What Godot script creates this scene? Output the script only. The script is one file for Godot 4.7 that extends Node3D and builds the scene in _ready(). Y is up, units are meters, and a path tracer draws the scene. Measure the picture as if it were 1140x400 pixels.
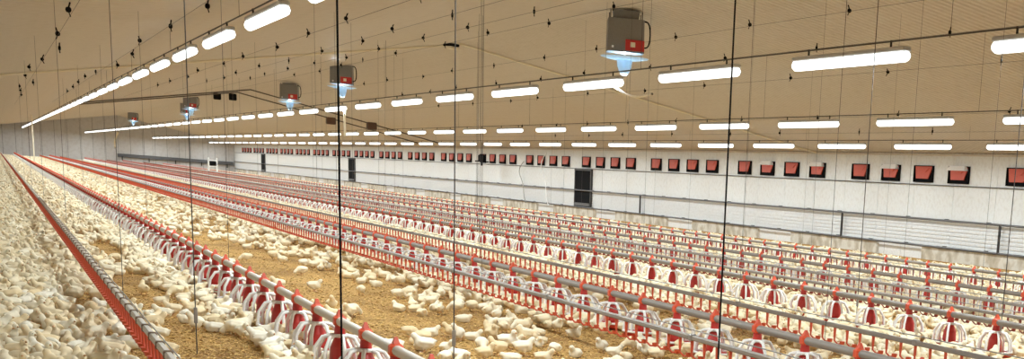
extends Node3D
# A long broiler house: camera stands near the side wall, the barn runs away along -z. H is the eye height above the litter.
const H := 1.22
const FOCAL := 1654.46
const CENTRE := Vector2(973.01, 645.67)
const CAM_RIGHT := Vector3(0.8661, 0.0733, 0.4945)
const CAM_FORWARD := Vector3(0.4968, -0.2420, -0.8334)
const Z_END := 170.0
const X_WALL := 21.4
const X_LEFT := -1.3
const X_RIDGE := 10.76
const Y_RIDGE := 3.38
const PITCH := 0.1767

var rng := RandomNumberGenerator.new()
var M := {}
var cam_up: Vector3
var cam_fwd: Vector3
var cam_right: Vector3
var taken := {}

func W(x: float, y: float, z: float) -> Vector3:      # across, above eye level, along the barn
	return Vector3(x, y + H, -z)

func roof(x: float) -> float:                         # ceiling height over eye level
	return Y_RIDGE - PITCH * absf(x - X_RIDGE)

func pixel(p: Vector3) -> Vector3:                    # image position and depth, used to tell what stands in view and how large
	var v := p - Vector3(0, H, 0)
	var d := v.dot(cam_fwd)
	return Vector3(CENTRE.x + FOCAL * v.dot(cam_right) / d, CENTRE.y - FOCAL * v.dot(cam_up) / d, d)

# ---------------------------------------------------------------- mesh building
class MB:
	var v := PackedVector3Array()
	var n := PackedVector3Array()
	var t := PackedInt32Array()
	func quad(a: Vector3, b: Vector3, c: Vector3, d: Vector3) -> void:   # counter-clockwise from outside
		var nn := (c - a).cross(d - b).normalized()
		var o := v.size()
		v.append_array(PackedVector3Array([a, b, c, d]))
		n.append_array(PackedVector3Array([nn, nn, nn, nn]))
		t.append_array(PackedInt32Array([o, o + 2, o + 1, o, o + 3, o + 2]))
	func tri(a: Vector3, b: Vector3, c: Vector3) -> void:
		var nn := (b - a).cross(c - a).normalized()
		var o := v.size()
		v.append_array(PackedVector3Array([a, b, c]))
		n.append_array(PackedVector3Array([nn, nn, nn]))
		t.append_array(PackedInt32Array([o, o + 2, o + 1]))
	func box(c: Vector3, s: Vector3, b := Basis()) -> MB:
		hexa(c, s, s, b)
		return self
	func hexa(c: Vector3, s: Vector3, top: Vector3, b := Basis()) -> MB:  # box whose top face has its own size
		var h := s * 0.5
		var k := top * 0.5
		var p := [Vector3(-h.x, -h.y, -h.z), Vector3(h.x, -h.y, -h.z), Vector3(h.x, -h.y, h.z), Vector3(-h.x, -h.y, h.z), Vector3(-k.x, h.y, -k.z), Vector3(k.x, h.y, -k.z), Vector3(k.x, h.y, k.z), Vector3(-k.x, h.y, k.z)]
		for i in 8:
			p[i] = c + b * p[i]
		quad(p[0], p[1], p[2], p[3])
		quad(p[7], p[6], p[5], p[4])
		quad(p[3], p[2], p[6], p[7])
		quad(p[1], p[0], p[4], p[5])
		quad(p[2], p[1], p[5], p[6])
		quad(p[0], p[3], p[7], p[4])
		return self
	func bevel_box(c: Vector3, s: Vector3, e: float, b := Basis()) -> MB:   # box with chamfered upright and level edges
		var h := s * 0.5
		var ring := func(x: float, z: float) -> Array: return [Vector3(x - e, 0, z), Vector3(x, 0, z - e), Vector3(x, 0, -z + e), Vector3(x - e, 0, -z), Vector3(-x + e, 0, -z), Vector3(-x, 0, -z + e), Vector3(-x, 0, z - e), Vector3(-x + e, 0, z)]
		var rows := [[-h.y, e], [-h.y + e, 0.0], [h.y - e, 0.0], [h.y, e]]
		var rs := []
		for r in rows:
			var q: Array = ring.call(h.x - r[1], h.z - r[1])
			for i in 8:
				q[i] = c + b * (q[i] + Vector3(0, r[0], 0))
			rs.append(q)
		for i in 3:
			for j in 8:
				var k := (j + 1) % 8
				quad(rs[i][j], rs[i][k], rs[i + 1][k], rs[i + 1][j])
		for i in range(1, 7):
			tri(rs[0][0], rs[0][i + 1], rs[0][i])
			tri(rs[3][0], rs[3][i], rs[3][i + 1])
		return self
	func tube(p: Array, r, sides := 8, caps := true) -> MB:
		var up := Vector3.UP
		var o := v.size()
		for i in p.size():
			var dir: Vector3 = (p[mini(i + 1, p.size() - 1)] - p[maxi(i - 1, 0)]).normalized()
			if absf(dir.dot(up)) > 0.93:
				up = Vector3.RIGHT
			var x := dir.cross(up).normalized()
			var y := x.cross(dir).normalized()
			up = y
			var rr: float = r[i] if r is Array else r
			for k in sides:
				var a := TAU * k / sides
				var q := x * cos(a) + y * sin(a)
				v.append(p[i] + q * rr)
				n.append(q)
		for i in p.size() - 1:
			for k in sides:
				var a := o + i * sides + k
				var b := o + i * sides + (k + 1) % sides
				t.append_array(PackedInt32Array([a, b, a + sides, b, b + sides, a + sides]))
		if caps:
			for e in 2:
				var c := v.size()
				var base := o + (p.size() - 1) * sides * e
				var nn: Vector3 = (p[p.size() - 1] - p[p.size() - 2]).normalized() if e else (p[0] - p[1]).normalized()
				v.append(p[p.size() - 1] if e else p[0])
				n.append(nn)
				for k in sides:
					v.append(v[base + k])
					n.append(nn)
				for k in sides:
					var a := c + 1 + k
					var b := c + 1 + (k + 1) % sides
					t.append_array(PackedInt32Array([c, b, a] if e else [c, a, b]))
		return self
	func lathe(prof: Array, c: Vector3, segs := 12, b := Basis()) -> MB:    # profile of (radius, height) from bottom to top along the outside
		for i in prof.size() - 1:
			var p0: Vector2 = prof[i]
			var p1: Vector2 = prof[i + 1]
			var nn := Vector2(p1.y - p0.y, p0.x - p1.x).normalized()
			var o := v.size()
			for k in segs + 1:
				var a := TAU * k / segs
				var d := Vector3(cos(a), 0, sin(a))
				v.append(c + b * (d * p0.x + Vector3(0, p0.y, 0)))
				v.append(c + b * (d * p1.x + Vector3(0, p1.y, 0)))
				var q := (b * (d * nn.x + Vector3(0, nn.y, 0))).normalized()
				n.append(q)
				n.append(q)
			for k in segs:
				var a := o + k * 2
				t.append_array(PackedInt32Array([a, a + 2, a + 1, a + 1, a + 2, a + 3]))
		return self
	func into(m: ArrayMesh, mat: Material) -> ArrayMesh:
		var arr := []
		arr.resize(Mesh.ARRAY_MAX)
		arr[Mesh.ARRAY_VERTEX] = v
		arr[Mesh.ARRAY_NORMAL] = n
		arr[Mesh.ARRAY_INDEX] = t
		m.add_surface_from_arrays(Mesh.PRIMITIVE_TRIANGLES, arr)
		m.surface_set_material(m.get_surface_count() - 1, mat)
		return m
	func mesh(mat: Material) -> ArrayMesh:
		return into(ArrayMesh.new(), mat)

func numbered(called: String) -> String:
	var k: int = taken.get(called, 0)
	taken[called] = k + 1
	return called if k == 0 else "%s_%03d" % [called, k]

func part(called: String, m: Mesh, parent: Node3D, at := Vector3.ZERO, basis := Basis()) -> MeshInstance3D:
	var o := MeshInstance3D.new()
	o.name = called
	o.mesh = m
	o.transform = Transform3D(basis, at)
	parent.add_child(o, true)
	return o

func tag(o: Node, label: String, category := "", group := "", kind := "") -> Node:
	if label:
		o.set_meta("label", label)
	if category:
		o.set_meta("category", category)
	if group:
		o.set_meta("group", group)
	if kind:
		o.set_meta("kind", kind)
	return o

func thing(called: String, label: String, category: String, at := Vector3.ZERO, group := "", turn := 0.0) -> Node3D:
	var o := Node3D.new()
	o.name = numbered(called)
	add_child(o)
	o.position = at
	o.rotation.y = turn
	tag(o, label, category, group)
	return o

func solo(called: String, m: Mesh, label: String, category: String, at := Vector3.ZERO, group := "", kind := "") -> MeshInstance3D:
	var o := MeshInstance3D.new()
	o.name = numbered(called)
	o.mesh = m
	add_child(o)
	o.position = at
	tag(o, label, category, group, kind)
	return o

func setting(called: String, label: String) -> Node3D:
	var o := Node3D.new()
	o.name = called
	add_child(o)
	tag(o, label, "", "", "structure")
	return o

func many(called: String, m: Mesh, where: Array, parent: Node3D, tints := PackedColorArray()) -> MultiMeshInstance3D:
	var mm := MultiMesh.new()
	mm.transform_format = MultiMesh.TRANSFORM_3D
	mm.use_colors = tints.size() > 0
	mm.mesh = m
	mm.instance_count = where.size()
	for i in where.size():
		mm.set_instance_transform(i, where[i])
		if tints.size():
			mm.set_instance_color(i, tints[i])
	var o := MultiMeshInstance3D.new()
	o.name = called
	o.multimesh = mm
	o.set_meta("kind", "stuff")
	parent.add_child(o, true)
	return o

# ---------------------------------------------------------------- materials
func lin(r: float, g: float, b: float) -> Color:
	return Color(r, g, b).linear_to_srgb()

func mat(c: Color, rough := 0.7, metal := 0.0) -> StandardMaterial3D:
	var m := StandardMaterial3D.new()
	m.albedo_color = c
	m.roughness = rough
	m.metallic = metal
	return m

func noise_tex(seed_: int, freq: float, stops: Array, cols: Array, size := 512, type := FastNoiseLite.TYPE_SIMPLEX_SMOOTH, oct := 4) -> NoiseTexture2D:
	var f := FastNoiseLite.new()
	f.seed = seed_
	f.frequency = freq
	f.noise_type = type
	f.fractal_octaves = oct
	var t := NoiseTexture2D.new()
	t.width = size
	t.height = size
	t.seamless = true
	t.noise = f
	var g := Gradient.new()
	g.offsets = PackedFloat32Array(stops)
	g.colors = PackedColorArray(cols)
	t.color_ramp = g
	return t

func grain(m: StandardMaterial3D, tex: Texture2D, scale: float) -> StandardMaterial3D:
	m.albedo_texture = tex
	m.uv1_triplanar = true
	m.uv1_world_triplanar = true
	m.uv1_scale = Vector3.ONE * scale
	return m

func make_materials() -> void:
	var speck := noise_tex(5, 0.03, [0.0, 0.35, 0.65, 1.0], [Color(0.94, 0.93, 0.91), Color(0.975, 0.97, 0.965), Color(1, 1, 1), Color(0.965, 0.96, 0.94)], 512)
	M.wall = grain(mat(lin(0.76, 0.77, 0.77), 0.55), speck, 0.4)
	M.wall_low = grain(mat(lin(0.73, 0.74, 0.75), 0.55), speck, 0.5)
	var dirt := noise_tex(9, 0.02, [0.0, 0.45, 0.62, 1.0], [Color(0.74, 0.70, 0.63), Color(0.92, 0.90, 0.87), Color(1, 1, 1), Color(0.96, 0.94, 0.91)], 512)
	M.concrete = grain(mat(lin(0.70, 0.66, 0.58), 0.85), dirt, 0.16)
	M.board = grain(mat(lin(0.82, 0.82, 0.81), 0.6), speck, 0.7)
	M.ceiling = grain(mat(lin(0.62, 0.56, 0.48), 0.5), speck, 0.25)
	M.end_wall = grain(mat(lin(0.62, 0.60, 0.59), 0.7), speck, 0.15)
	M.black = mat(lin(0.008, 0.008, 0.009), 0.9)
	M.black.metallic_specular = 0.2
	M.dark = mat(lin(0.035, 0.032, 0.03), 0.6)
	M.dark_pipe = mat(lin(0.09, 0.07, 0.06), 0.55)
	M.gap = mat(lin(0.02, 0.018, 0.016), 0.9)
	M.steel = mat(lin(0.33, 0.32, 0.30), 0.4, 0.7)
	M.rail = mat(lin(0.12, 0.12, 0.125), 0.5, 0.4)
	M.pipe = mat(lin(0.25, 0.22, 0.19), 0.5, 0.15)
	M.pipe_pale = mat(lin(0.58, 0.52, 0.43), 0.45)
	M.red = mat(lin(0.50, 0.030, 0.022), 0.42)
	M.dish = mat(lin(0.56, 0.040, 0.022), 0.45)
	M.orange = mat(lin(0.62, 0.085, 0.030), 0.45)
	M.nipple = mat(lin(0.30, 0.06, 0.035), 0.5)
	M.saddle = mat(lin(0.70, 0.085, 0.030), 0.45)
	M.grill = mat(lin(0.88, 0.86, 0.82), 0.4)
	M.flap = mat(lin(0.55, 0.085, 0.045), 0.55)
	M.white = mat(lin(0.86, 0.86, 0.85), 0.45)
	M.lip = mat(lin(0.93, 0.93, 0.93), 0.4)
	M.cream = mat(lin(0.80, 0.72, 0.55), 0.5)
	M.grey_box = grain(mat(lin(0.23, 0.215, 0.20), 0.55), speck, 1.5)
	M.label_red = mat(lin(0.55, 0.03, 0.025), 0.5)
	M.blade = mat(lin(0.66, 0.83, 0.95), 0.4)
	M.blade.backlight_enabled = true
	M.blade.backlight = lin(0.75, 0.88, 0.97)
	M.unseen_bulb = mat(lin(0.9, 0.95, 1.0), 0.4)  # glow of the unseen lamps inside the fans
	M.unseen_bulb.emission_enabled = true
	M.unseen_bulb.emission = lin(0.70, 0.87, 1.0)
	M.unseen_bulb.emission_energy_multiplier = 3.0
	M.wire = mat(lin(0.06, 0.05, 0.045), 0.6)
	M.brown = mat(lin(0.10, 0.05, 0.03), 0.6)
	M.tan = mat(lin(0.20, 0.13, 0.08), 0.6)
	M.housing = mat(lin(0.5, 0.49, 0.47), 0.5)
	M.glow = mat(lin(0.9, 0.9, 0.88), 0.4)
	M.glow.emission_enabled = true
	M.glow.emission = Color(0.96, 0.99, 1.0)
	M.glow.emission_energy_multiplier = 2.2
	# bedding: wood shavings
	var shav := noise_tex(21, 0.055, [0.0, 0.30, 0.46, 0.58, 0.75, 1.0], [lin(0.22, 0.10, 0.022), lin(0.38, 0.20, 0.048), lin(0.52, 0.29, 0.075), lin(0.62, 0.36, 0.10), lin(0.70, 0.44, 0.14), lin(0.78, 0.54, 0.22)], 1024, FastNoiseLite.TYPE_SIMPLEX, 5)
	M.litter = grain(mat(Color.WHITE, 0.95), shav, 0.5)
	M.litter.uv2_triplanar = true
	M.litter.uv2_world_triplanar = true
	M.litter.uv2_scale = Vector3.ONE * 0.11
	M.litter.detail_enabled = true
	M.litter.detail_uv_layer = BaseMaterial3D.DETAIL_UV_2
	M.litter.detail_blend_mode = BaseMaterial3D.BLEND_MODE_MUL
	M.litter.detail_albedo = noise_tex(33, 0.012, [0.0, 0.4, 0.6, 1.0], [Color(0.72, 0.66, 0.56), Color(0.92, 0.9, 0.86), Color(1, 1, 1), Color(0.96, 0.93, 0.86)], 512)
	M.litter.heightmap_enabled = true
	M.litter.heightmap_scale = 2.0
	M.litter.heightmap_texture = noise_tex(22, 0.06, [0.0, 1.0], [Color.BLACK, Color.WHITE], 1024, FastNoiseLite.TYPE_SIMPLEX, 4)
	M.flake = mat(Color.WHITE, 0.9)
	M.flake.vertex_color_use_as_albedo = true
	M.feather = mat(Color.WHITE, 0.9)
	M.feather.vertex_color_use_as_albedo = true
	M.down = []
	for c in [lin(0.90, 0.82, 0.63), lin(0.88, 0.74, 0.50), lin(0.90, 0.84, 0.69), lin(0.84, 0.68, 0.42)]:
		M.down.append(mat(c, 0.9))
	M.beak = mat(lin(0.62, 0.36, 0.16), 0.5)
	M.eye = mat(lin(0.01, 0.008, 0.006), 0.25)

# ---------------------------------------------------------------- setting
func corrugated(xa: float, xb: float) -> ArrayMesh:
	# trapezoid ribs running from ridge to eave, 0.2 m apart along the barn
	var b := MB.new()
	var prof := [[0.0, 0.0], [0.09, 0.0], [0.115, 0.022], [0.175, 0.022], [0.2, 0.0]]
	var n := int((Z_END + 6.0) / 0.2)
	for k in n:
		for i in 4:
			var z0: float = -5.0 + k * 0.2 + prof[i][0]
			var z1: float = -5.0 + k * 0.2 + prof[i + 1][0]
			var d0: float = prof[i][1]
			var d1: float = prof[i + 1][1]
			b.quad(W(xa, roof(xa) + d0, z0), W(xb, roof(xb) + d0, z0), W(xb, roof(xb) + d1, z1), W(xa, roof(xa) + d1, z1))
	# upper skin, so the roof has thickness
	b.quad(W(xa, roof(xa) + 0.2, Z_END + 1), W(xb, roof(xb) + 0.2, Z_END + 1), W(xb, roof(xb) + 0.2, -5), W(xa, roof(xa) + 0.2, -5))
	return b.mesh(M.ceiling)

func build_setting() -> void:
	var fl := setting("floor", "golden wood shaving litter covering the whole barn floor")
	var b := MB.new()
	b.box(Vector3((X_LEFT + X_WALL) / 2, -0.15, -(Z_END - 5) / 2), Vector3(X_WALL - X_LEFT + 0.4, 0.3, Z_END + 6))
	part("litter", b.mesh(M.litter), fl)
	# loose shavings lying on the bedding where the picture can tell them
	var chip := MB.new()
	chip.tube([Vector3(-0.5, 0.05, 0), Vector3(0, 0.22, 0.05), Vector3(0.5, 0.04, 0)], [0.14, 0.3, 0.1], 4, true)
	var where := []
	var tints := PackedColorArray()
	for i in 60000:
		var u := Vector2(rng.randf_range(-40, 1180), rng.randf_range(235, 450))
		var d := cam_fwd + cam_right * (u.x - CENTRE.x) / FOCAL - cam_up * (u.y - CENTRE.y) / FOCAL
		if d.y > -0.02:
			continue
		var p := Vector3(0, H, 0) + d * (H / -d.y)
		if p.x < X_LEFT + 0.1 or p.x > 15.0:
			continue
		p += Vector3(rng.randf_range(-0.3, 0.3), 0, rng.randf_range(-0.3, 0.3))
		p.y = 0.002
		var s := rng.randf_range(0.012, 0.034)
		where.append(Transform3D(Basis(Vector3.UP, rng.randf() * TAU).scaled_local(Vector3(s, s * 0.6, s * 0.55)), p))
		var k := rng.randf()
		tints.append(Color(0.34, 0.17, 0.04).lerp(Color(0.80, 0.54, 0.20), k))
	many("wood_shavings", chip.mesh(M.flake), where, fl, tints)

	var ce := setting("ceiling", "beige ribbed sheet ceiling sloping from ridge to the crowded side")
	part("ceiling_sheet", corrugated(X_LEFT - 0.3, X_RIDGE), ce)
	ce = setting("ceiling_001", "beige ribbed sheet ceiling sloping from ridge to white side wall")
	part("ceiling_sheet", corrugated(X_RIDGE, X_WALL + 0.3), ce)

	# right hand side wall: sandwich panels, ribbed lower panels and a plinth of concrete slabs and white boards
	var wr := setting("wall_right", "long white panelled side wall with air inlets")
	var up_h := roof(X_WALL) + 0.05 + 0.18
	var pan_up := MB.new().bevel_box(Vector3(0.05, 0, 0), Vector3(0.1, up_h, 1.94), 0.008).mesh(M.wall)
	var low := MB.new()
	low.box(Vector3(0.055, 0, 0), Vector3(0.09, 0.69, 1.94))
	for i in 7:
		low.box(Vector3(0.0, -0.3 + i * 0.1, 0), Vector3(0.02, 0.055, 1.94))
	var pan_low := low.mesh(M.wall_low)
	var slab := MB.new().bevel_box(Vector3(0.0, 0, 0), Vector3(0.16, 0.47, 5.38), 0.02).mesh(M.concrete)
	var plank := MB.new().bevel_box(Vector3(0.05, 0, 0), Vector3(0.08, 0.47, 1.18), 0.01).mesh(M.board)
	var n := 0
	var z := 30.53 - 1.05 - 7.8 * 4
	while z < Z_END:
		part("upper_panel", pan_up, wr, W(X_WALL, -0.18 + up_h / 2, z + 0.975))
		part("lower_panel", pan_low, wr, W(X_WALL, -0.525, z + 0.975))
		z += 1.95
		n += 1
	z = 37.0 - 7.8 * 5
	while z < Z_END:
		part("concrete_slab", slab, wr, W(X_WALL, -1.105, z + 2.72))
		for k in 2:
			part("plinth_board", plank, wr, W(X_WALL, -1.105, z + 5.46 + 0.59 + k * 1.2))
		z += 7.8
	part("core", MB.new().box(W(X_WALL + 0.25, 0.35, (Z_END - 5) / 2), Vector3(0.3, 3.4, Z_END + 6)).mesh(M.gap), wr)

	var wl := setting("wall_left", "white side wall behind the crowded strip")
	part("panel_face", MB.new().box(W(X_LEFT - 0.1, 0.1, (Z_END - 5) / 2), Vector3(0.2, 2.7, Z_END + 6)).mesh(M.wall), wl)
	var wn := setting("wall_near", "white gable wall at the near end")
	part("panel_face", MB.new().box(W((X_LEFT + X_WALL) / 2, 1.1, -4.9), Vector3(X_WALL - X_LEFT + 0.6, 4.9, 0.2)).mesh(M.wall), wn)
	# far gable of upright grey panels
	var wf := setting("wall_far", "grey panelled gable wall at the far end")
	var x := X_LEFT
	while x < X_WALL:
		var x1 := minf(x + 1.1, X_WALL)
		var g := MB.new()
		var y0 := -H - 0.1
		var za := Z_END - 0.05
		var e := 0.012
		g.quad(W(x + e, y0, za), W(x1 - e, y0, za), W(x1 - e, roof(x1) + 0.15, za), W(x + e, roof(x) + 0.15, za))
		g.quad(W(x + e, y0, za + 0.08), W(x + e, y0, za), W(x + e, roof(x) + 0.15, za), W(x + e, roof(x) + 0.15, za + 0.08))
		g.quad(W(x1 - e, y0, za), W(x1 - e, y0, za + 0.08), W(x1 - e, roof(x1) + 0.15, za + 0.08), W(x1 - e, roof(x1) + 0.15, za))
		part("gable_panel", g.mesh(M.end_wall), wf)
		x = x1
	part("core", MB.new().box(W((X_LEFT + X_WALL) / 2, 1.1, Z_END + 0.25), Vector3(X_WALL - X_LEFT + 0.6, 4.9, 0.4)).mesh(M.gap), wf)
	# eave strip between wall and ceiling
	var tr := setting("trim_1", "pale strip along the top of the side wall")
	part("strip", MB.new().box(W(X_WALL - 0.04, roof(X_WALL) - 0.03, (Z_END - 5) / 2), Vector3(0.08, 0.05, Z_END + 5)).mesh(M.ceiling), tr)

	# black curtained hatches in the side wall
	var k := 1
	for zz in [62.0, 110.0, 150.0]:
		var d := setting("door_%d" % k, "black hatch low in the white side wall")
		part("leaf", MB.new().bevel_box(W(X_WALL - 0.03, -0.13, zz), Vector3(0.05, 1.5, 1.9), 0.015).mesh(M.black), d)
		for s in [-1, 1]:
			part("jamb", MB.new().box(W(X_WALL - 0.04, -0.13, zz + s * 1.0), Vector3(0.08, 1.6, 0.09)).mesh(M.dark), d)
		part("head", MB.new().box(W(X_WALL - 0.04, 0.66, zz), Vector3(0.09, 0.08, 2.1)).mesh(M.dark), d)
		part("latch_bar", MB.new().box(W(X_WALL - 0.08, -0.75, zz), Vector3(0.06, 0.12, 1.9)).mesh(M.rail), d)
		k += 1

# ---------------------------------------------------------------- wall equipment
func build_wall_things() -> void:
	# air inlets in fours: black frame, red flap, some with a white weather lip
	var frame := MB.new()
	frame.box(Vector3(-0.008, 0, 0), Vector3(0.016, 0.42, 0.92))  # flat black back sheet: dark of the inlet recess put in as colour
	frame.box(Vector3(-0.03, 0.205, 0), Vector3(0.06, 0.022, 0.95))
	frame.box(Vector3(-0.03, -0.205, 0), Vector3(0.06, 0.022, 0.95))
	frame.box(Vector3(-0.03, 0, 0.465), Vector3(0.06, 0.42, 0.022))
	frame.box(Vector3(-0.03, 0, -0.465), Vector3(0.06, 0.42, 0.022))
	var frame_m := frame.mesh(M.black)
	var flap := MB.new()
	var tilt := Basis(Vector3(0, 0, 1), -0.13)
	flap.hexa(Vector3(-0.045, 0.035, 0), Vector3(0.025, 0.32, 0.60), Vector3(0.025, 0.32, 0.84), tilt)
	flap.hexa(Vector3(-0.062, 0.09, 0), Vector3(0.012, 0.11, 0.30), Vector3(0.02, 0.11, 0.58), tilt)
	var flap_m := flap.mesh(M.flap)
	var lip_m := MB.new().hexa(Vector3(-0.07, 0.165, 0), Vector3(0.16, 0.12, 0.86), Vector3(0.05, 0.12, 0.72)).mesh(M.lip)
	var i := 0
	for g in range(-3, 17):
		for k in 4:
			var z := 33.15 + g * 7.8 + k * 1.72
			if z < 12 or z > Z_END - 1.5:
				continue
			var lip := (k % 2 == 0) and g < 2
			var bank := "far beyond the first black hatch"
			if g < 0:
				bank = "over four banks before the first black hatch"
			elif g < 6:
				bank = ["three banks before the first black hatch", "two banks before the first black hatch", "one bank before that at the first black hatch", "in the bank beside the first black hatch", "in the bank just past the first black hatch", "in the second bank past the first black hatch"][g]
			var t := thing("air_inlet", ("wall inlet with red flap and white lip, " if lip else "wall inlet with plain red flap, ") + bank, "air inlet", W(X_WALL - 0.005, 0.975, z), ("lipped inlets " if lip else "plain inlets ") + bank)
			part("frame", frame_m, t)
			part("flap", flap_m, t)
			if lip:
				part("lip", lip_m, t)
			i += 1
	# control rod under the inlets, two rails of pipe along the wall
	var rod := solo("inlet_rod", MB.new().tube([W(X_WALL - 0.05, 0.70, 8), W(X_WALL - 0.05, 0.70, Z_END - 1)], 0.014, 6).mesh(M.rail), "thin grey rod running under the row of wall inlets", "rod")
	for r in [[-0.18, "upper of two dark pipes running along the white side wall"], [-0.87, "lower of two dark pipes running along the wall above the plinth"]]:
		var t := thing("wall_pipe", r[1], "pipe", W(X_WALL - 0.12, r[0], 0))
		part("pipe", MB.new().tube([Vector3(0, 0, -8), Vector3(0, 0, -Z_END + 1)], 0.028, 8).mesh(M.rail), t)
		var br := MB.new().box(Vector3(0.06, -0.01, 0), Vector3(0.12, 0.035, 0.04)).mesh(M.rail)
		var z := 14.0
		while z < 100:
			part("bracket", br, t, Vector3(0, 0.035, -z))
			z += 1.95
	for z in [30.96, 39.06, 55.2]:
		solo("riser_pipe", MB.new().tube([W(X_WALL - 0.12, -0.18, z), W(X_WALL - 0.12, -0.87, z)], 0.035, 8).mesh(M.dark), "short upright pipe joining the two wall pipes", "pipe", Vector3.ZERO, "upright joints between the wall pipes")
	# loose cables hanging down the wall
	var cab := [[70.0, 0.9, -0.95, M.steel], [66.7, 1.3, -0.95, M.white]]
	for c in cab:
		var pts := []
		for k in 13:
			var f := k / 12.0
			pts.append(W(X_WALL - 0.16, lerpf(c[1], c[2], f), c[0] + 0.55 * sin(f * 4.6) + 0.25 * sin(f * 9.0)))
		solo("hanging_cable", MB.new().tube(pts, 0.02, 6).mesh(c[3]), ("pale" if c[3] == M.white else "grey") + " cable dangling in a curve down the side wall", "cable")
	# black sensor unit hanging in front of the inlets
	var t := thing("climate_sensor", "small black sensor unit hanging before the wall inlets", "sensor", W(20.4, 0.95, 74.0))
	part("body", MB.new().bevel_box(Vector3.ZERO, Vector3(0.30, 0.32, 0.34), 0.05).mesh(M.black), t)
	part("bracket", MB.new().box(Vector3(0, -0.16, 0), Vector3(0.52, 0.06, 0.5)).mesh(M.black), t)
	part("cord", MB.new().tube([Vector3(0, 0.15, 0), Vector3(0, roof(20.4) - 0.95, 0)], 0.012, 5).mesh(M.wire), t)
	part("probe", MB.new().tube([Vector3(0, -0.16, 0), Vector3(0, -0.36, 0)], 0.04, 6).mesh(M.black), t)
	# dark track along the right half of the far gable
	var tk := thing("gable_track", "dark horizontal beam across the far gable wall", "beam", W(10.7, -0.42, Z_END - 0.17))
	part("beam", MB.new().bevel_box(Vector3(5.3, 0, 0), Vector3(10.6, 0.34, 0.25), 0.03).mesh(M.rail), tk)
	for k in 5:
		part("bracket", MB.new().box(Vector3(0.4 + k * 2.4, -0.25, 0.12), Vector3(0.1, 0.4, 0.1)).mesh(M.dark), tk)

# ---------------------------------------------------------------- lights and ceiling things
func build_lights() -> void:
	var housing := MB.new().bevel_box(Vector3(0, 0.065, 0), Vector3(0.10, 0.05, 2.46), 0.012).mesh(M.housing)
	var glow := MB.new()
	var ring := []
	glow.tube([Vector3(0, 0, -1.25), Vector3(0, 0, -1.23), Vector3(0, 0, -1.19), Vector3(0, 0, 1.19), Vector3(0, 0, 1.23), Vector3(0, 0, 1.25)], [0.02, 0.042, 0.06, 0.06, 0.042, 0.02], 10, true)
	var glow_m := glow.mesh(M.glow)
	var hang := MB.new().tube([Vector3(0, 0.08, 0), Vector3(0, 0.16, 0)], 0.012, 5).mesh(M.dark)
	var rows := [[2.60, 1.83, "over the first feeder line beside the bare aisle"], [7.87, 2.56, "beside the ridge fans"], [13.80, 2.98, "halfway between ridge and white side wall"], [18.97, 3.12, "closest to the white side wall"]]
	for r in rows:
		var z: float = r[1]
		while z < Z_END - 2:
			var t := thing("tube_light", "white glowing tube light in the row " + r[2], "light", W(r[0], 1.48, z), "tube lights " + r[2])
			part("housing", housing, t)
			part("diffuser", glow_m, t)
			for s in [-0.9, 0.9]:
				part("hanger", hang, t, Vector3(0, 0, s))
			var l := AreaLight3D.new()
			l.name = "glow"
			l.area_size = Vector2(0.14, 2.4)
			l.light_energy = ENERGY
			l.light_color = Color(0.93, 0.98, 1.0)
			l.area_range = 60.0
			l.area_attenuation = 2.0
			l.shadow_enabled = true
			t.add_child(l)
			l.position = Vector3(0, -0.068, 0)
			l.rotation = Vector3(-PI / 2, 0, 0)
			z += 4.0
		var c := thing("light_cable", "dark cable carrying the tube lights " + r[2], "cable", W(r[0], 1.63, 0))
		part("cable", MB.new().tube([Vector3(0, 0, -1), Vector3(0, 0, -Z_END + 1)], 0.009, 5).mesh(M.wire), c)
		z = r[1] + 2.0
		var drop := roof(r[0]) - 1.63
		while z < 80:
			part("drop_wire", MB.new().tube([Vector3(0, 0, -z), Vector3(0, drop, -z)], 0.003, 4, false).mesh(M.wire), c)
			z += 8.0

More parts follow.
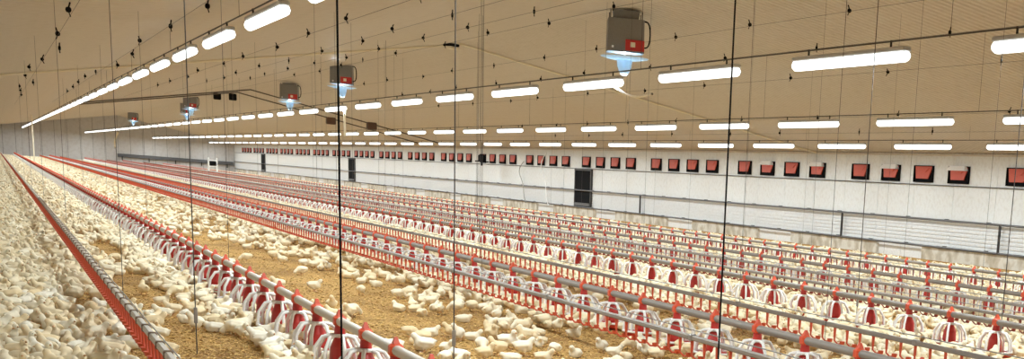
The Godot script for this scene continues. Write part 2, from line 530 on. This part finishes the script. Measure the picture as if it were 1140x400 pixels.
func fan(at: Vector3, label: String, turn: float) -> void:
	var t := thing("circulation_fan", label, "fan", at, "", turn)
	part("housing", MB.new().hexa(Vector3(0, 0.365, 0), Vector3(0.70, 0.61, 0.62), Vector3(0.68, 0.61, 0.60)).mesh(M.grey_box), t)
	var lab := part("label_plate", MB.new().box(Vector3(0.17, 0.19, 0.31), Vector3(0.36, 0.20, 0.02)).mesh(M.label_red), t)
	part("emblem", MB.new().box(Vector3(0.13, 0.20, 0.322), Vector3(0.09, 0.09, 0.01)).box(Vector3(0.145, 0.17, 0.326), Vector3(0.06, 0.02, 0.008)).mesh(M.cream), lab)
	part("knob", MB.new().box(Vector3(-0.25, 0.14, 0.311), Vector3(0.04, 0.04, 0.03)).mesh(M.white), t)
	# pale blue translucent lens: a thin dished plate and a rounded cone below it
	part("lens_plate", MB.new().lathe([Vector2(0.02, -0.07), Vector2(0.28, -0.065), Vector2(0.46, -0.03), Vector2(0.47, -0.018), Vector2(0.30, -0.005), Vector2(0.02, 0.015)], Vector3.ZERO, 24).mesh(M.blade), t)
	part("lens_cone", MB.new().lathe([Vector2(0.0, -0.36), Vector2(0.05, -0.35), Vector2(0.10, -0.29), Vector2(0.135, -0.19), Vector2(0.15, -0.06)], Vector3.ZERO, 16).mesh(M.blade), t)
	for s in [[-1, -1], [1, -1], [-1, 1], [1, 1]]:
		part("hanger", MB.new().tube([Vector3(s[0] * 0.30, 0.62, s[1] * 0.26), Vector3(s[0] * 0.30, roof(at.x) + H - at.y - 0.07, s[1] * 0.26)], 0.010, 5).mesh(M.wire), t)
	part("duct_collar", MB.new().hexa(Vector3(0, 0.63 + (roof(at.x) + H - at.y - 0.63 - 0.06) * 0.5, 0), Vector3(0.46, roof(at.x) + H - at.y - 0.63 - 0.06, 0.42), Vector3(0.50, 0.1, 0.46)).mesh(M.grey_box), t)
	var loop := []
	for k in 13:
		var a := -1.7 + 3.4 * k / 12.0
		loop.append(Vector3(0.34 + 0.13 * cos(a) , 0.42 + 0.27 * sin(a) + 0.03 * sin(3.0 * a), 0.1))
	part("cable_loop", MB.new().tube(loop, 0.016, 6).mesh(M.black), t)
	# unseen cool lamp between housing and lens, placed to light lens and ceiling
	part("unseen_lamp_bulb", MB.new().lathe([Vector2(0.0, -0.015), Vector2(0.026, -0.009), Vector2(0.035, 0.0), Vector2(0.026, 0.009), Vector2(0.0, 0.015)], Vector3(0, 0.043, 0), 12).mesh(M.unseen_bulb), t)
	var l := OmniLight3D.new()
	l.name = "unseen_lamp_light"
	l.light_color = Color(0.80, 0.92, 1.0)
	l.light_energy = 2.6
	l.light_size = 0.012
	l.omni_range = 60.0
	l.omni_attenuation = 2.0
	l.shadow_enabled = true
	t.add_child(l)
	l.position = Vector3(0, 0.043, 0)

func build_ceiling_things() -> void:
	# fans hanging along the ridge
	var fans := [[10.76, 2.50, 29.0, "grey box fan with red label and pale blue lens, first along ridge"], [10.2, 2.62, 54.0, "grey box fan with pale blue lens, second along ridge"], [11.0, 2.55, 69.5, "grey box fan, third along ridge, ahead of the crossing pipes"], [9.9, 2.6, 96.0, "small distant box fan beyond crossing pipes, near side of ridge"], [11.1, 2.62, 110.0, "small distant box fan beyond crossing pipes, far side of ridge"], [10.8, 2.62, 150.0, "tiny box fan hanging close to the far gable"]]
	for f in fans:
		fan(W(f[0], f[1], f[2]), f[3], -0.30)
	# cross conduit over the ridge, with a junction box
	var c := thing("conduit", "pale conduit crossing the ceiling from wall to wall over ridge", "conduit", W(0, 0, 41.0))
	part("tube", MB.new().tube([Vector3(X_LEFT, roof(X_LEFT) - 0.04, 0), Vector3(X_RIDGE, Y_RIDGE - 0.04, 0), Vector3(X_WALL, roof(X_WALL) - 0.04, 0)], 0.028, 6).mesh(M.cream), c)
	var j := thing("junction_box", "flat black junction box on the ridge at the pale conduit", "box", W(10.45, Y_RIDGE - 0.12, 40.8), "", 0.55)
	part("lid", MB.new().bevel_box(Vector3(0, 0.02, 0), Vector3(0.34, 0.07, 0.2), 0.015).mesh(M.black), j)
	part("base", MB.new().box(Vector3(0.0, -0.05, 0), Vector3(0.28, 0.06, 0.16)).mesh(M.cream), j)
	# two dark feed pipes crossing further back
	for k in 2:
		var zz: float = [79.0, 83.5][k]
		var p := thing("cross_pipe", ["dark pipe crossing under the ceiling, first of two beyond the fans", "dark pipe crossing under the ceiling, second of two beyond the fans"][k], "pipe", W(0, 0, zz))
		part("tube", MB.new().tube([Vector3(3.2, roof(3.2) - 0.12, 0), Vector3(X_RIDGE, Y_RIDGE - 0.12, 0), Vector3(19.6, roof(19.6) - 0.25, 0)], 0.032, 6).mesh(M.dark_pipe), p)
		part("motor_box", MB.new().bevel_box(Vector3([16.3, 15.2][k], roof([16.3, 15.2][k]) - 0.3, 0), Vector3(0.45, 0.35, 0.4), 0.04).mesh(M.brown), p)
	for k in 2:
		solo("winch_box", MB.new().bevel_box(Vector3.ZERO, Vector3(0.34, 0.32, 0.3), 0.03).mesh(M.black), "small black winch box under the ridge by the dark crossing pipes", "box", W([10.0, 10.6][k], Y_RIDGE - 0.35, 85.0 - k), "winch boxes at the ridge")
	# pulley lines: cable along the ceiling with small pulleys
	var xs := [[0.91, 0.0, "above the orange drinker line"], [2.30, 3.9, "over the first feeder line"], [5.02, 0.3, "over the second feeder line"], [6.60, 0.45, "between second and third feeder lines"], [8.15, 1.2, "over the third feeder line"], [9.62, 1.0, "just before the ridge"], [12.10, 1.0, "next past the ridge"], [13.45, 0.9, "beside the light row past the ridge"], [14.9, 1.2, "over the last feeder line"], [17.7, 1.0, "next to last before the side wall"], [19.05, 1.1, "along the light row at the wall"]]
	var sheave := MB.new()
	sheave.tube([Vector3(0, 0.0, 0), Vector3(0.025, -0.06, 0.0)], 0.010, 5)
	sheave.lathe([Vector2(0.0, -0.016), Vector2(0.032, -0.016), Vector2(0.032, 0.016), Vector2(0.0, 0.016)], Vector3(0.03, -0.085, 0.0), 8, Basis(Vector3.RIGHT, PI / 2))
	sheave.tube([Vector3(0.03, -0.1, 0.0), Vector3(0.0, -0.16, 0.0)], 0.008, 4)
	var sheave_m := sheave.mesh(M.black)
	for q in xs:
		var line := thing("winch_line", "thin winch cable on pulleys along the ceiling " + q[2], "cable", W(q[0], roof(q[0]), 0))
		part("cable", MB.new().tube([Vector3(0, -0.10, -2), Vector3(0, -0.10, -74)], 0.0028, 4, false).mesh(M.wire), line)
		var z: float = 21.0 + q[1] - 4.15 * 3
		while z < 62:
			part("pulley", sheave_m, line, Vector3(rng.randf_range(-0.15, 0.15), 0, -z + rng.randf_range(-0.5, 0.5)), Basis(Vector3.UP, rng.randf() * TAU))
			z += 4.15
	# stout dark drop cables
	for d in [[1.45, 7.77, "black cable hanging to the litter close beside the first feeder line"], [3.68, 8.18, "black cable hanging to the litter near the drinker line"]]:
		var t := thing("drop_cable", d[2], "cable", W(d[0], -H, d[1]))
		part("cable", MB.new().tube([Vector3(0, 0.05, 0), Vector3(0, roof(d[0]) + H, 0)], 0.0052, 6).mesh(M.black), t)
		part("weight", MB.new().lathe([Vector2(0.0, 0.0), Vector2(0.04, 0.0), Vector2(0.045, 0.08), Vector2(0.0, 0.1)], Vector3.ZERO, 10).mesh(M.dark), t)
	for d in [[1.04, 10.24, 0.0035, "thin dark cable dropping between drinker line and first feeder"], [2.38, 9.22, 0.004, "thin dark cable with grey adjuster dropping to the open aisle"], [7.74, 11.1, 0.0045, "thin dark cable dropping by the third feeder line, nearer one"], [7.74, 13.75, 0.0045, "thin dark cable dropping by the third feeder line, farther one"]]:
		var t := thing("drop_cable", d[3], "cable", W(d[0], -H, d[1]))
		part("cable", MB.new().tube([Vector3(0, 0.02, 0), Vector3(0, roof(d[0]) + H, 0)], d[2], 5).mesh(M.wire), t)
		part("adjuster", MB.new().bevel_box(Vector3(0, 0.26, 0), Vector3(0.022, 0.10, 0.016), 0.005).mesh(M.steel), t)
		if d[0] > 2.0 and d[0] < 3.0:
			part("toggle", MB.new().bevel_box(Vector3(0, 0.10, 0), Vector3(0.03, 0.05, 0.03), 0.008).mesh(M.red), t)
	# pale cords dangling from fittings
	var cords := [[[2.45, roof(2.45), 120.0], [2.45, -H + 0.1, 120.0], 0.05, "pale cord hanging from the ceiling to the floor far down the barn"], [[7.87, 1.42, 41.4], [7.87, 0.79, 41.35], 0.03, "pale cord hanging down from a light in the row by the ridge fans"], [[7.87, 1.30, 123.0], [7.87, 0.18, 127.0], 0.06, "pale bent cord dangling near the far end of a light row"], [[7.87, 1.43, 21.6], [7.87, 1.29, 20.1], 0.016, "short white cord end sagging under a tube light"]]
	for q in cords:
		var a := W(q[0][0], q[0][1], q[0][2])
		var e := W(q[1][0], q[1][1], q[1][2])
		var pts := []
		for k in 9:
			var f := k / 8.0
			pts.append(a.lerp(e, f) + (Vector3(0, 0, -1.6 * sin(f * PI)) if q[2] == 0.06 else (Vector3(0, -0.08 * sin(f * PI), 0) if q[2] == 0.016 else Vector3.ZERO)))
		solo("dangling_cord", MB.new().tube(pts, q[2], 6).mesh(M.cream), q[3], "rope")
	# white stand with a dark box far down the barn
	var s := thing("white_stand", "white upright frame with dark box standing among distant chicks", "stand", W(13.9, -H, 122.0), "", 0.4)
	for k in [-0.32, 0.32]:
		part("post", MB.new().box(Vector3(k, 0.62, 0), Vector3(0.09, 1.24, 0.09)).mesh(M.white), s)
	for y in [0.25, 0.62, 1.05]:
		part("crossbar", MB.new().box(Vector3(0, y, 0), Vector3(0.64, 0.08, 0.07)).mesh(M.white), s)
	part("control_box", MB.new().bevel_box(Vector3(0, 0.82, 0.02), Vector3(0.46, 0.3, 0.2), 0.03).mesh(M.black), s)

# ---------------------------------------------------------------- feeders and drinkers
const PIPE_Y := 0.32
var feeders := [[1.76, 2.73, "feeder line of red pans between orange drinker line and bare aisle", 42.0], [4.68, 3.74, "feeder line of red pans between two orange nipple lines", 34.0], [7.62, 3.5, "third feeder line of red pans counted from the bare aisle", 26.0], [10.9, 3.2, "fourth feeder line of red pans, before the last", 26.0], [14.4, 3.6, "last feeder line of red pans before the white side wall", 26.0]]
var drinkers := [[0.65, "orange nipple drinker line edging the densest crowd of chicks", 24.0, true], [3.86, "drinker line of orange nipples edging the bare litter aisle", 22.0, false], [5.56, "drinker line of orange nipples just past the second feeder line", 22.0, false], [8.30, "drinker line just behind the third feeder line", 0.0, false], [9.50, "drinker line halfway between third and fourth feeder lines", 0.0, false], [12.7, "drinker line between the fourth and last feeder lines", 0.0, false]]

func build_lines() -> void:
	# one feed pan: red drop cone, white hooped grill, red dish, orange saddle over the pipe
	var cone := MB.new().lathe([Vector2(0.055, 0.055), Vector2(0.064, 0.085), Vector2(0.058, 0.165), Vector2(0.036, 0.215), Vector2(0.028, PIPE_Y - 0.01)], Vector3.ZERO, 12)
	var saddle := MB.new()
	saddle.bevel_box(Vector3(0, PIPE_Y, 0), Vector3(0.072, 0.072, 0.075), 0.015)
	saddle.hexa(Vector3(0, PIPE_Y + 0.052, 0), Vector3(0.036, 0.035, 0.04), Vector3(0.014, 0.035, 0.014))
	var dish := MB.new().lathe([Vector2(0.02, 0.012), Vector2(0.12, 0.012), Vector2(0.15, 0.03), Vector2(0.16, 0.06), Vector2(0.152, 0.06), Vector2(0.14, 0.04), Vector2(0.02, 0.028)], Vector3.ZERO, 16)
	var grill := MB.new()
	for k in 8:
		var a := TAU * (k + 0.5) / 8.0
		var d := Vector3(cos(a), 0, sin(a))
		grill.tube([d * 0.05 + Vector3(0, 0.235, 0), d * 0.10 + Vector3(0, 0.225, 0), d * 0.145 + Vector3(0, 0.16, 0), d * 0.158 + Vector3(0, 0.06, 0)], 0.012, 5, false)
	var rim := []
	for k in 17:
		rim.append(Vector3(0.16 * cos(TAU * k / 16.0), 0.064, 0.16 * sin(TAU * k / 16.0)))
	grill.tube(rim, 0.010, 5, false)
	rim = []
	for k in 13:
		rim.append(Vector3(0.05 * cos(TAU * k / 12.0), 0.235, 0.05 * sin(TAU * k / 12.0)))
	grill.tube(rim, 0.012, 5, false)
	var cone_m := cone.mesh(M.red)
	var saddle_m := saddle.mesh(M.saddle)
	var dish_m := dish.mesh(M.dish)
	var grill_m := grill.mesh(M.grill)
	var whole := ArrayMesh.new()
	cone.into(whole, M.red)
	saddle.into(whole, M.saddle)
	dish.into(whole, M.dish)
	grill.into(whole, M.grill)
	for f in feeders:
		var t := thing("feeder_line", f[2], "feeder line", Vector3(f[0], 0, 0))
		part("feed_pipe", MB.new().tube([Vector3(0, PIPE_Y, -5.0), Vector3(0, PIPE_Y, -Z_END + 3)], 0.0285, 10).mesh(M.pipe_pale if f[0] < 2.0 else M.pipe), t)
		var z: float = f[1]
		while z < 5.2:
			z += 0.75
		var far := []
		while z < Z_END - 4:
			var turn := Basis(Vector3.UP, rng.randf() * TAU)
			if z < f[3]:
				var p := part("feed_pan", cone_m, t, Vector3(0, 0, -z))
				part("saddle", saddle_m, p)
				part("grill", grill_m, p, Vector3.ZERO, turn)
				part("dish", dish_m, p)
			else:
				far.append(Transform3D(Basis(), Vector3(0, 0, -z)))
			z += 0.75
		many("feed_pans", whole, far, t)
		suspend(t, 8.3, PIPE_Y, f[0])
	# nipple with its drip cup on a curved arm
	for d in drinkers:
		var wide: bool = d[3]
		var nip := MB.new()
		var y := PIPE_Y - 0.015
		nip.tube([Vector3(0, y, 0), Vector3(0, y - 0.075, 0)], [0.012, 0.009], 6)
		nip.tube([Vector3(0, y - 0.02, 0), Vector3(0.0, y - 0.10, 0.0), Vector3(0.022, y - 0.125, 0.016), Vector3(0.05, y - 0.12, 0.036)], 0.0075, 5)
		var cr := 0.042 if wide else 0.022
		nip.lathe([Vector2(0.006, -0.016), Vector2(cr * 0.8, -0.012), Vector2(cr, 0.012), Vector2(cr * 0.85, 0.012), Vector2(0.006, -0.004)], Vector3(0.02 if wide else 0.05, y - 0.115, 0.036), 10)
		var nip_m := nip.mesh(M.orange if d[2] > 0.0 else M.nipple)
		var t := thing("drinker_line", d[1], "drinker line", Vector3(d[0], 0, 0))
		part("water_pipe", MB.new().bevel_box(Vector3(0, PIPE_Y, -(Z_END + 2) / 2), Vector3(0.034, 0.034, Z_END - 8), 0.007).mesh(M.pipe_pale if wide else M.pipe), t)
		part("perch_wire", MB.new().tube([Vector3(0.0, PIPE_Y + 0.05, -5), Vector3(0.0, PIPE_Y + 0.05, -Z_END + 3)], 0.004, 4, false).mesh(M.steel), t)
		var z := 5.2
		var far := []
		var k := 0
		while z < Z_END - 4:
			if z < d[2]:
				part("nipple", nip_m, t, Vector3(0, 0, -z))
			else:
				far.append(Transform3D(Basis(), Vector3(0, 0, -z)))
			z += 0.2
			k += 1
		many("nipples", nip_m, far, t)
		var cl := MB.new().bevel_box(Vector3(0, PIPE_Y + 0.002, 0), Vector3(0.044, 0.044, 0.022 if wide else 0.05), 0.006).mesh(M.tan if wide else M.steel)
		z = 6.0
		while z < 30:
			part("coupling", cl, t, Vector3(0, 0, -z))
			z += 0.4 if wide else 3.0
		suspend(t, 8.3, PIPE_Y, d[0])

func suspend(t: Node3D, step: float, y0: float, x: float) -> void:
	var wire := MB.new().tube([Vector3(0, y0, 0), Vector3(0, roof(x) + H, 0)], 0.0019, 4, false).mesh(M.wire)
	var z := 8.0 + fmod(x * 3.7, step)
	while z < 50:
		part("drop_wire", wire, t, Vector3(0, 0, -z))
		z += step

# ---------------------------------------------------------------- chicks
func chick_bones(pose: int) -> Array:
	# capsules [from, to, radius, radius]; the chick looks along +x and stands on y = 0
	var dy := [0.0, -0.040, 0.0, -0.036, 0.0][pose] as float
	var b := []
	b.append([Vector3(-0.044, 0.080 + dy, 0), Vector3(0.016, 0.081 + dy, 0), 0.040, 0.044])
	b.append([Vector3(-0.02, 0.068 + dy, 0), Vector3(0.03, 0.072 + dy, 0), 0.037, 0.037])
	b.append([Vector3(-0.06, 0.088 + dy, 0), Vector3(-0.092, 0.098 + dy, 0), 0.024, 0.009])
	for s in [-1, 1]:
		b.append([Vector3(0.014, 0.088 + dy, 0.037 * s), Vector3(-0.062, 0.080 + dy, 0.033 * s), 0.016, 0.009])
		if pose in [0, 2, 4]:
			b.append([Vector3(-0.012, 0.056, 0.021 * s), Vector3(0.0, 0.034, 0.023 * s), 0.020, 0.009])
	var neck := [Vector3(0.034, 0.094 + dy, 0), Vector3(0.060, 0.122 + dy, 0), Vector3(0.070, 0.132 + dy, 0)]
	if pose == 2:
		neck = [Vector3(0.04, 0.082, 0), Vector3(0.082, 0.052, 0), Vector3(0.094, 0.038, 0)]
	elif pose == 3:
		neck = [Vector3(0.034, 0.086 + dy, 0), Vector3(0.056, 0.100 + dy, 0.012), Vector3(0.064, 0.106 + dy, 0.018)]
	elif pose == 4:
		neck = [Vector3(0.036, 0.094, 0), Vector3(0.056, 0.128, 0.012), Vector3(0.060, 0.142, 0.020)]
	b.append([neck[0], neck[1], 0.031, 0.021])
	b.append([neck[1], neck[2], 0.021, 0.0225])
	return [b, neck]

func field(p: Vector3, bones: Array) -> float:
	var f := 1.0
	for c in bones:
		var ab: Vector3 = c[1] - c[0]
		var t := clampf((p - c[0]).dot(ab) / ab.length_squared(), 0.0, 1.0)
		var d: float = p.distance_to(c[0] + ab * t) - lerpf(c[2], c[3], t)
		var h := maxf(0.012 - absf(f - d), 0.0) / 0.012
		f = minf(f, d) - h * h * 0.003
	return f

func skin(bones: Array, cell: float) -> MB:
	var lo := Vector3(-0.13, 0.0, -0.07)
	var nx := int(0.27 / cell)
	var ny := int(0.18 / cell)
	var nz := int(0.14 / cell)
	var g := PackedFloat32Array()
	g.resize((nx + 1) * (ny + 1) * (nz + 1))
	var sx := (ny + 1) * (nz + 1)
	var sy := nz + 1
	for i in nx + 1:
		for j in ny + 1:
			for k in nz + 1:
				g[i * sx + j * sy + k] = field(lo + Vector3(i, j, k) * cell, bones)
	var out := MB.new()
	var id := PackedInt32Array()
	id.resize(g.size())
	id.fill(-1)
	var corner := [[0, 0, 0], [1, 0, 0], [0, 1, 0], [1, 1, 0], [0, 0, 1], [1, 0, 1], [0, 1, 1], [1, 1, 1]]
	var edge := [[0, 1], [2, 3], [4, 5], [6, 7], [0, 2], [1, 3], [4, 6], [5, 7], [0, 4], [1, 5], [2, 6], [3, 7]]
	for i in nx:
		for j in ny:
			for k in nz:
				var base := i * sx + j * sy + k
				var val := PackedFloat32Array()
				var neg := 0
				for c in corner:
					var q := g[base + c[0] * sx + c[1] * sy + c[2]]
					val.append(q)
					if q < 0:
						neg += 1
				if neg == 0 or neg == 8:
					continue
				var sum := Vector3.ZERO
				var n := 0
				for e in edge:
					var a: float = val[e[0]]
					var b: float = val[e[1]]
					if (a < 0) != (b < 0):
						var t := a / (a - b)
						var ca: Array = corner[e[0]]
						var cb: Array = corner[e[1]]
						sum += Vector3(ca[0], ca[1], ca[2]).lerp(Vector3(cb[0], cb[1], cb[2]), t)
						n += 1
				var p := lo + (Vector3(i, j, k) + sum / n) * cell
				id[base] = out.v.size()
				out.v.append(p)
				var h := 0.002
				out.n.append(Vector3(field(p + Vector3(h, 0, 0), bones) - field(p - Vector3(h, 0, 0), bones), field(p + Vector3(0, h, 0), bones) - field(p - Vector3(0, h, 0), bones), field(p + Vector3(0, 0, h), bones) - field(p - Vector3(0, 0, h), bones)).normalized())
	var step := [sx, sy, 1]
	for i in range(1, nx):
		for j in range(1, ny):
			for k in range(1, nz):
				var base := i * sx + j * sy + k
				for ax in 3:
					var a := g[base] < 0
					if a == (g[base + step[ax]] < 0):
						continue
					var u: int = step[(ax + 1) % 3]
					var w: int = step[(ax + 2) % 3]
					var q := [id[base - u - w], id[base - w], id[base], id[base - u]]
					if q.min() < 0:
						continue
					if not a:
						q = [q[0], q[3], q[2], q[1]]
					out.t.append_array(PackedInt32Array([q[0], q[2], q[1], q[0], q[3], q[2]]))
	return out

func beak_of(neck: Array) -> MB:
	var b := MB.new()
	var dir: Vector3 = (Vector3(1, -0.18, 0) if neck[2].y > 0.06 else Vector3(0.75, -0.7, 0))
	dir.z = neck[2].z * 18.0
	dir = dir.normalized()
	b.tube([neck[2] + dir * 0.012, neck[2] + dir * 0.022, neck[2] + dir * 0.036], [0.0085, 0.0075, 0.0015], 6)
	return b

func leg_of(s: int) -> MB:
	var b := MB.new()
	b.tube([Vector3(-0.002, 0.045, 0.022 * s), Vector3(-0.010, 0.022, 0.024 * s), Vector3(0.0, 0.006, 0.024 * s)], [0.007, 0.0055, 0.0055], 5)
	for a in [-0.5, 0.0, 0.5]:
		b.tube([Vector3(0.0, 0.006, 0.024 * s), Vector3(0.03 * cos(a), 0.003, 0.024 * s + 0.03 * sin(a))], [0.005, 0.0025], 4)
	return b

func build_chicks() -> void:
	var fine := []
	var coarse := []
	var beaks := []
	var eyes := []
	for pose in 5:
		var bn := chick_bones(pose)
		fine.append(skin(bn[0], 0.0075))
		var bk := beak_of(bn[1])
		beaks.append(bk.mesh(M.beak))
		var ey := []
		for s in [-1, 1]:
			var e := MB.new()
			e.lathe([Vector2(0.0, -0.004), Vector2(0.0035, -0.002), Vector2(0.0035, 0.002), Vector2(0.0, 0.004)], bn[1][2] + Vector3(0.008, 0.005, 0.0165 * s), 6)
			ey.append(e.mesh(M.eye))
		eyes.append(ey)
		var lo: MB = skin(bn[0], 0.0125)
		var m := ArrayMesh.new()
		lo.into(m, M.feather)
		bk.into(m, M.beak)
		if pose in [0, 2, 4]:
			leg_of(-1).into(m, M.beak)
			leg_of(1).into(m, M.beak)
		coarse.append(m)
	var body := []
	for pose in 5:
		var r := []
		for c in M.down:
			r.append(fine[pose].mesh(c))
		body.append(r)
	var legs := [leg_of(-1).mesh(M.beak), leg_of(1).mesh(M.beak)]

	var clump := FastNoiseLite.new()
	clump.seed = 7
	clump.frequency = 0.55
	clump.fractal_octaves = 3
	var bare := [[1.17, 10.6, 0.30, 1.2], [1.05, 14.6, 0.27, 1.8], [2.75, 16.8, 0.65, 3.4], [3.0, 12.6, 0.5, 0.8], [2.6, 22.0, 0.5, 2.5], [1.12, 21.0, 0.2, 1.6]]
	var spots := []
	var grid := {}
	var cell := 0.105
	var zi := 5.0
	while zi < Z_END - 1.0:
		var x := X_LEFT + 0.1
		while x < X_WALL - 2.2:
			var px := x + rng.randf_range(-0.045, 0.045)
			var pz := zi + rng.randf_range(-0.045, 0.045)
			var roll := rng.randf() * 91.0
			x += cell
			var u := pixel(Vector3(px, 0.05, -pz))
			if u.z < 1.0 or u.x < -90 or u.x > 1230 or u.y > 470:
				continue
			var dens := 68.0
			if px < 0.42:
				dens = 91.0
			elif px < 0.9:
				dens = 34.0
			elif px < 1.30:
				dens = 27.0
			elif px < 2.05:
				dens = 85.0
			elif px < 3.65:
				dens = 11.0
			elif px < 4.25:
				dens = 14.0
			elif px < 5.15:
				dens = 72.0
			elif px < 5.85:
				dens = 10.0
			elif px < 7.1:
				dens = 62.0
			elif px < 8.0:
				dens = 72.0
			elif px < 8.7:
				dens = 36.0
			elif px < 10.3:
				dens = 60.0
			elif px > 17.5:
				dens = 18.0
			var nz := clump.get_noise_2d(px * 1.6, pz)
			if px > 0.42:
				dens *= clampf(1.0 + nz * 1.9, 0.15, 1.9)
			else:
				dens *= clampf(1.0 + nz * 0.7, 0.45, 1.2)
			for q in bare:
				var e := Vector2((px - q[0]) / q[2], (pz - q[1]) / q[3]).length()
				if e < 1.0:
					dens *= 0.07
			if roll > dens:
				continue
			# birds keep off the dishes of the feed pans and gather round them
			var turn := rng.randf() * TAU
			var pose := 0
			var pr := rng.randf()
			pose = 0 if pr < 0.30 else (1 if pr < 0.55 else (2 if pr < 0.68 else (3 if pr < 0.86 else 4)))
			var ok := true
			for f in feeders:
				var dx: float = px - f[0]
				if absf(dx) > 0.42:
					continue
				var ph: float = fposmod(pz - f[1] + 0.375, 0.75) - 0.375
				var r := Vector2(dx, ph).length()
				if r < 0.192:
					ok = false
				elif r < 0.36 and rng.randf() < 0.75:
					turn = atan2(-ph, -dx) + rng.randf_range(-0.4, 0.4)
					pose = 2 if rng.randf() < 0.5 else 0
			if not ok:
				continue
			# no bird stands in another: three circles along each body, a few tries at turning or shifting
			var size := rng.randf_range(0.74, 0.94)
			var fits := false
			var rings := []
			for attempt in 5:
				rings = []
				for a in [-0.058, 0.0, 0.05]:
					rings.append(Vector2(px + cos(turn) * a * size, pz + sin(turn) * a * size))
				fits = true
				for cc in rings:
					var gi := Vector2i(int(floor(cc.x / 0.1)), int(floor(cc.y / 0.1)))
					for ii in [-1, 0, 1]:
						for jj in [-1, 0, 1]:
							for o in grid.get(gi + Vector2i(ii, jj), []):
								if o.distance_squared_to(cc) < 0.0043:
									fits = false
									break
							if not fits:
								break
						if not fits:
							break
					if not fits:
						break
				if fits or pz > 45.0:
					break
				turn += 0.9
				px += rng.randf_range(-0.03, 0.03)
				pz += rng.randf_range(-0.03, 0.03)
			if not fits:
				continue
			for cc in rings:
				var gi := Vector2i(int(floor(cc.x / 0.1)), int(floor(cc.y / 0.1)))
				if not grid.has(gi):
					grid[gi] = []
				grid[gi].append(cc)
			spots.append([u.z, Vector3(px, 0.0, -pz), turn, pose, size, u])
		zi += cell
	# the 300 that show largest, in frame, are single chicks
	var seen := []
	for i in spots.size():
		var u: Vector3 = spots[i][5]
		if u.x > 4 and u.x < 1136 and u.y < 396:
			seen.append(i)
	seen.sort_custom(func(a, b): return spots[a][0] < spots[b][0])
	var own := {}
	for i in mini(300, seen.size()):
		own[seen[i]] = true
	var does := ["standing", "lying down", "pecking", "resting, head drawn in", "standing, looking aside"]
	var wh := [[], [], [], [], []]
	var tn := [PackedColorArray(), PackedColorArray(), PackedColorArray(), PackedColorArray(), PackedColorArray()]
	for i in spots.size():
		var s: Array = spots[i]
		var p: Vector3 = s[1]
		var pose: int = s[3]
		if own.has(i):
			var zone := "in the dense crowd by the drinker line" if p.x < 0.65 else ("between drinker line and first feeder" if p.x < 1.76 else ("on the open aisle past first feeder" if p.x < 3.86 else ("beside the second feeder line" if p.x < 5.56 else "beyond the second feeder line")))
			var t := thing("chick", "cream white chick %s %s" % [does[pose], zone], "chick", p, "chicks %s %s" % [does[pose], zone], s[2])
			t.scale = Vector3.ONE * s[4]
			part("body", body[pose][rng.randi() % 4], t)
			part("beak", beaks[pose], t)
			part("eye", eyes[pose][0], t)
			part("eye", eyes[pose][1], t)
			if pose in [0, 2, 4]:
				part("leg", legs[0], t)
				part("leg", legs[1], t)
		else:
			wh[pose].append(Transform3D(Basis(Vector3.UP, s[2]).scaled(Vector3.ONE * s[4]), p))
			tn[pose].append(Color(0.90, 0.82, 0.63).lerp(Color(0.85, 0.70, 0.44), rng.randf()))
	var flock := Node3D.new()
	flock.name = "chick_flock"
	add_child(flock)
	tag(flock, "thousands of cream white chicks spread down the length of the barn", "chicks", "", "stuff")
	for pose in 5:
		many(["standing_chicks", "lying_chicks", "pecking_chicks", "resting_chicks", "looking_chicks"][pose], coarse[pose], wh[pose], flock, tn[pose])
	print("chicks ", spots.size())

const ENERGY := 9.3

func _ready() -> void:
	rng.seed = 20240
	cam_right = CAM_RIGHT.normalized()
	cam_fwd = CAM_FORWARD.normalized()
	cam_right = (cam_right - cam_fwd * cam_right.dot(cam_fwd)).normalized()
	cam_up = cam_right.cross(cam_fwd).normalized()
	var cam := Camera3D.new()
	cam.name = "camera"
	add_child(cam)
	cam.transform = Transform3D(Basis(cam_right, cam_up, -cam_fwd), Vector3(0, H, 0))
	cam.projection = Camera3D.PROJECTION_FRUSTUM
	cam.near = 0.1
	cam.far = 400.0
	cam.size = 400.0 * cam.near / FOCAL
	cam.frustum_offset = Vector2(570.0 - CENTRE.x, CENTRE.y - 200.0) * cam.near / FOCAL
	cam.current = true
	var env := Environment.new()
	env.background_mode = Environment.BG_COLOR
	env.background_color = Color.BLACK
	env.tonemap_mode = Environment.TONE_MAPPER_LINEAR
	env.tonemap_exposure = 1.0
	env.sdfgi_enabled = true
	env.ssao_enabled = true
	env.ssil_enabled = true
	var we := WorldEnvironment.new()
	we.name = "environment"
	we.environment = env
	add_child(we)
	make_materials()
	build_lights()
	build_setting()
	build_wall_things()
	build_ceiling_things()
	build_lines()
	build_chicks()
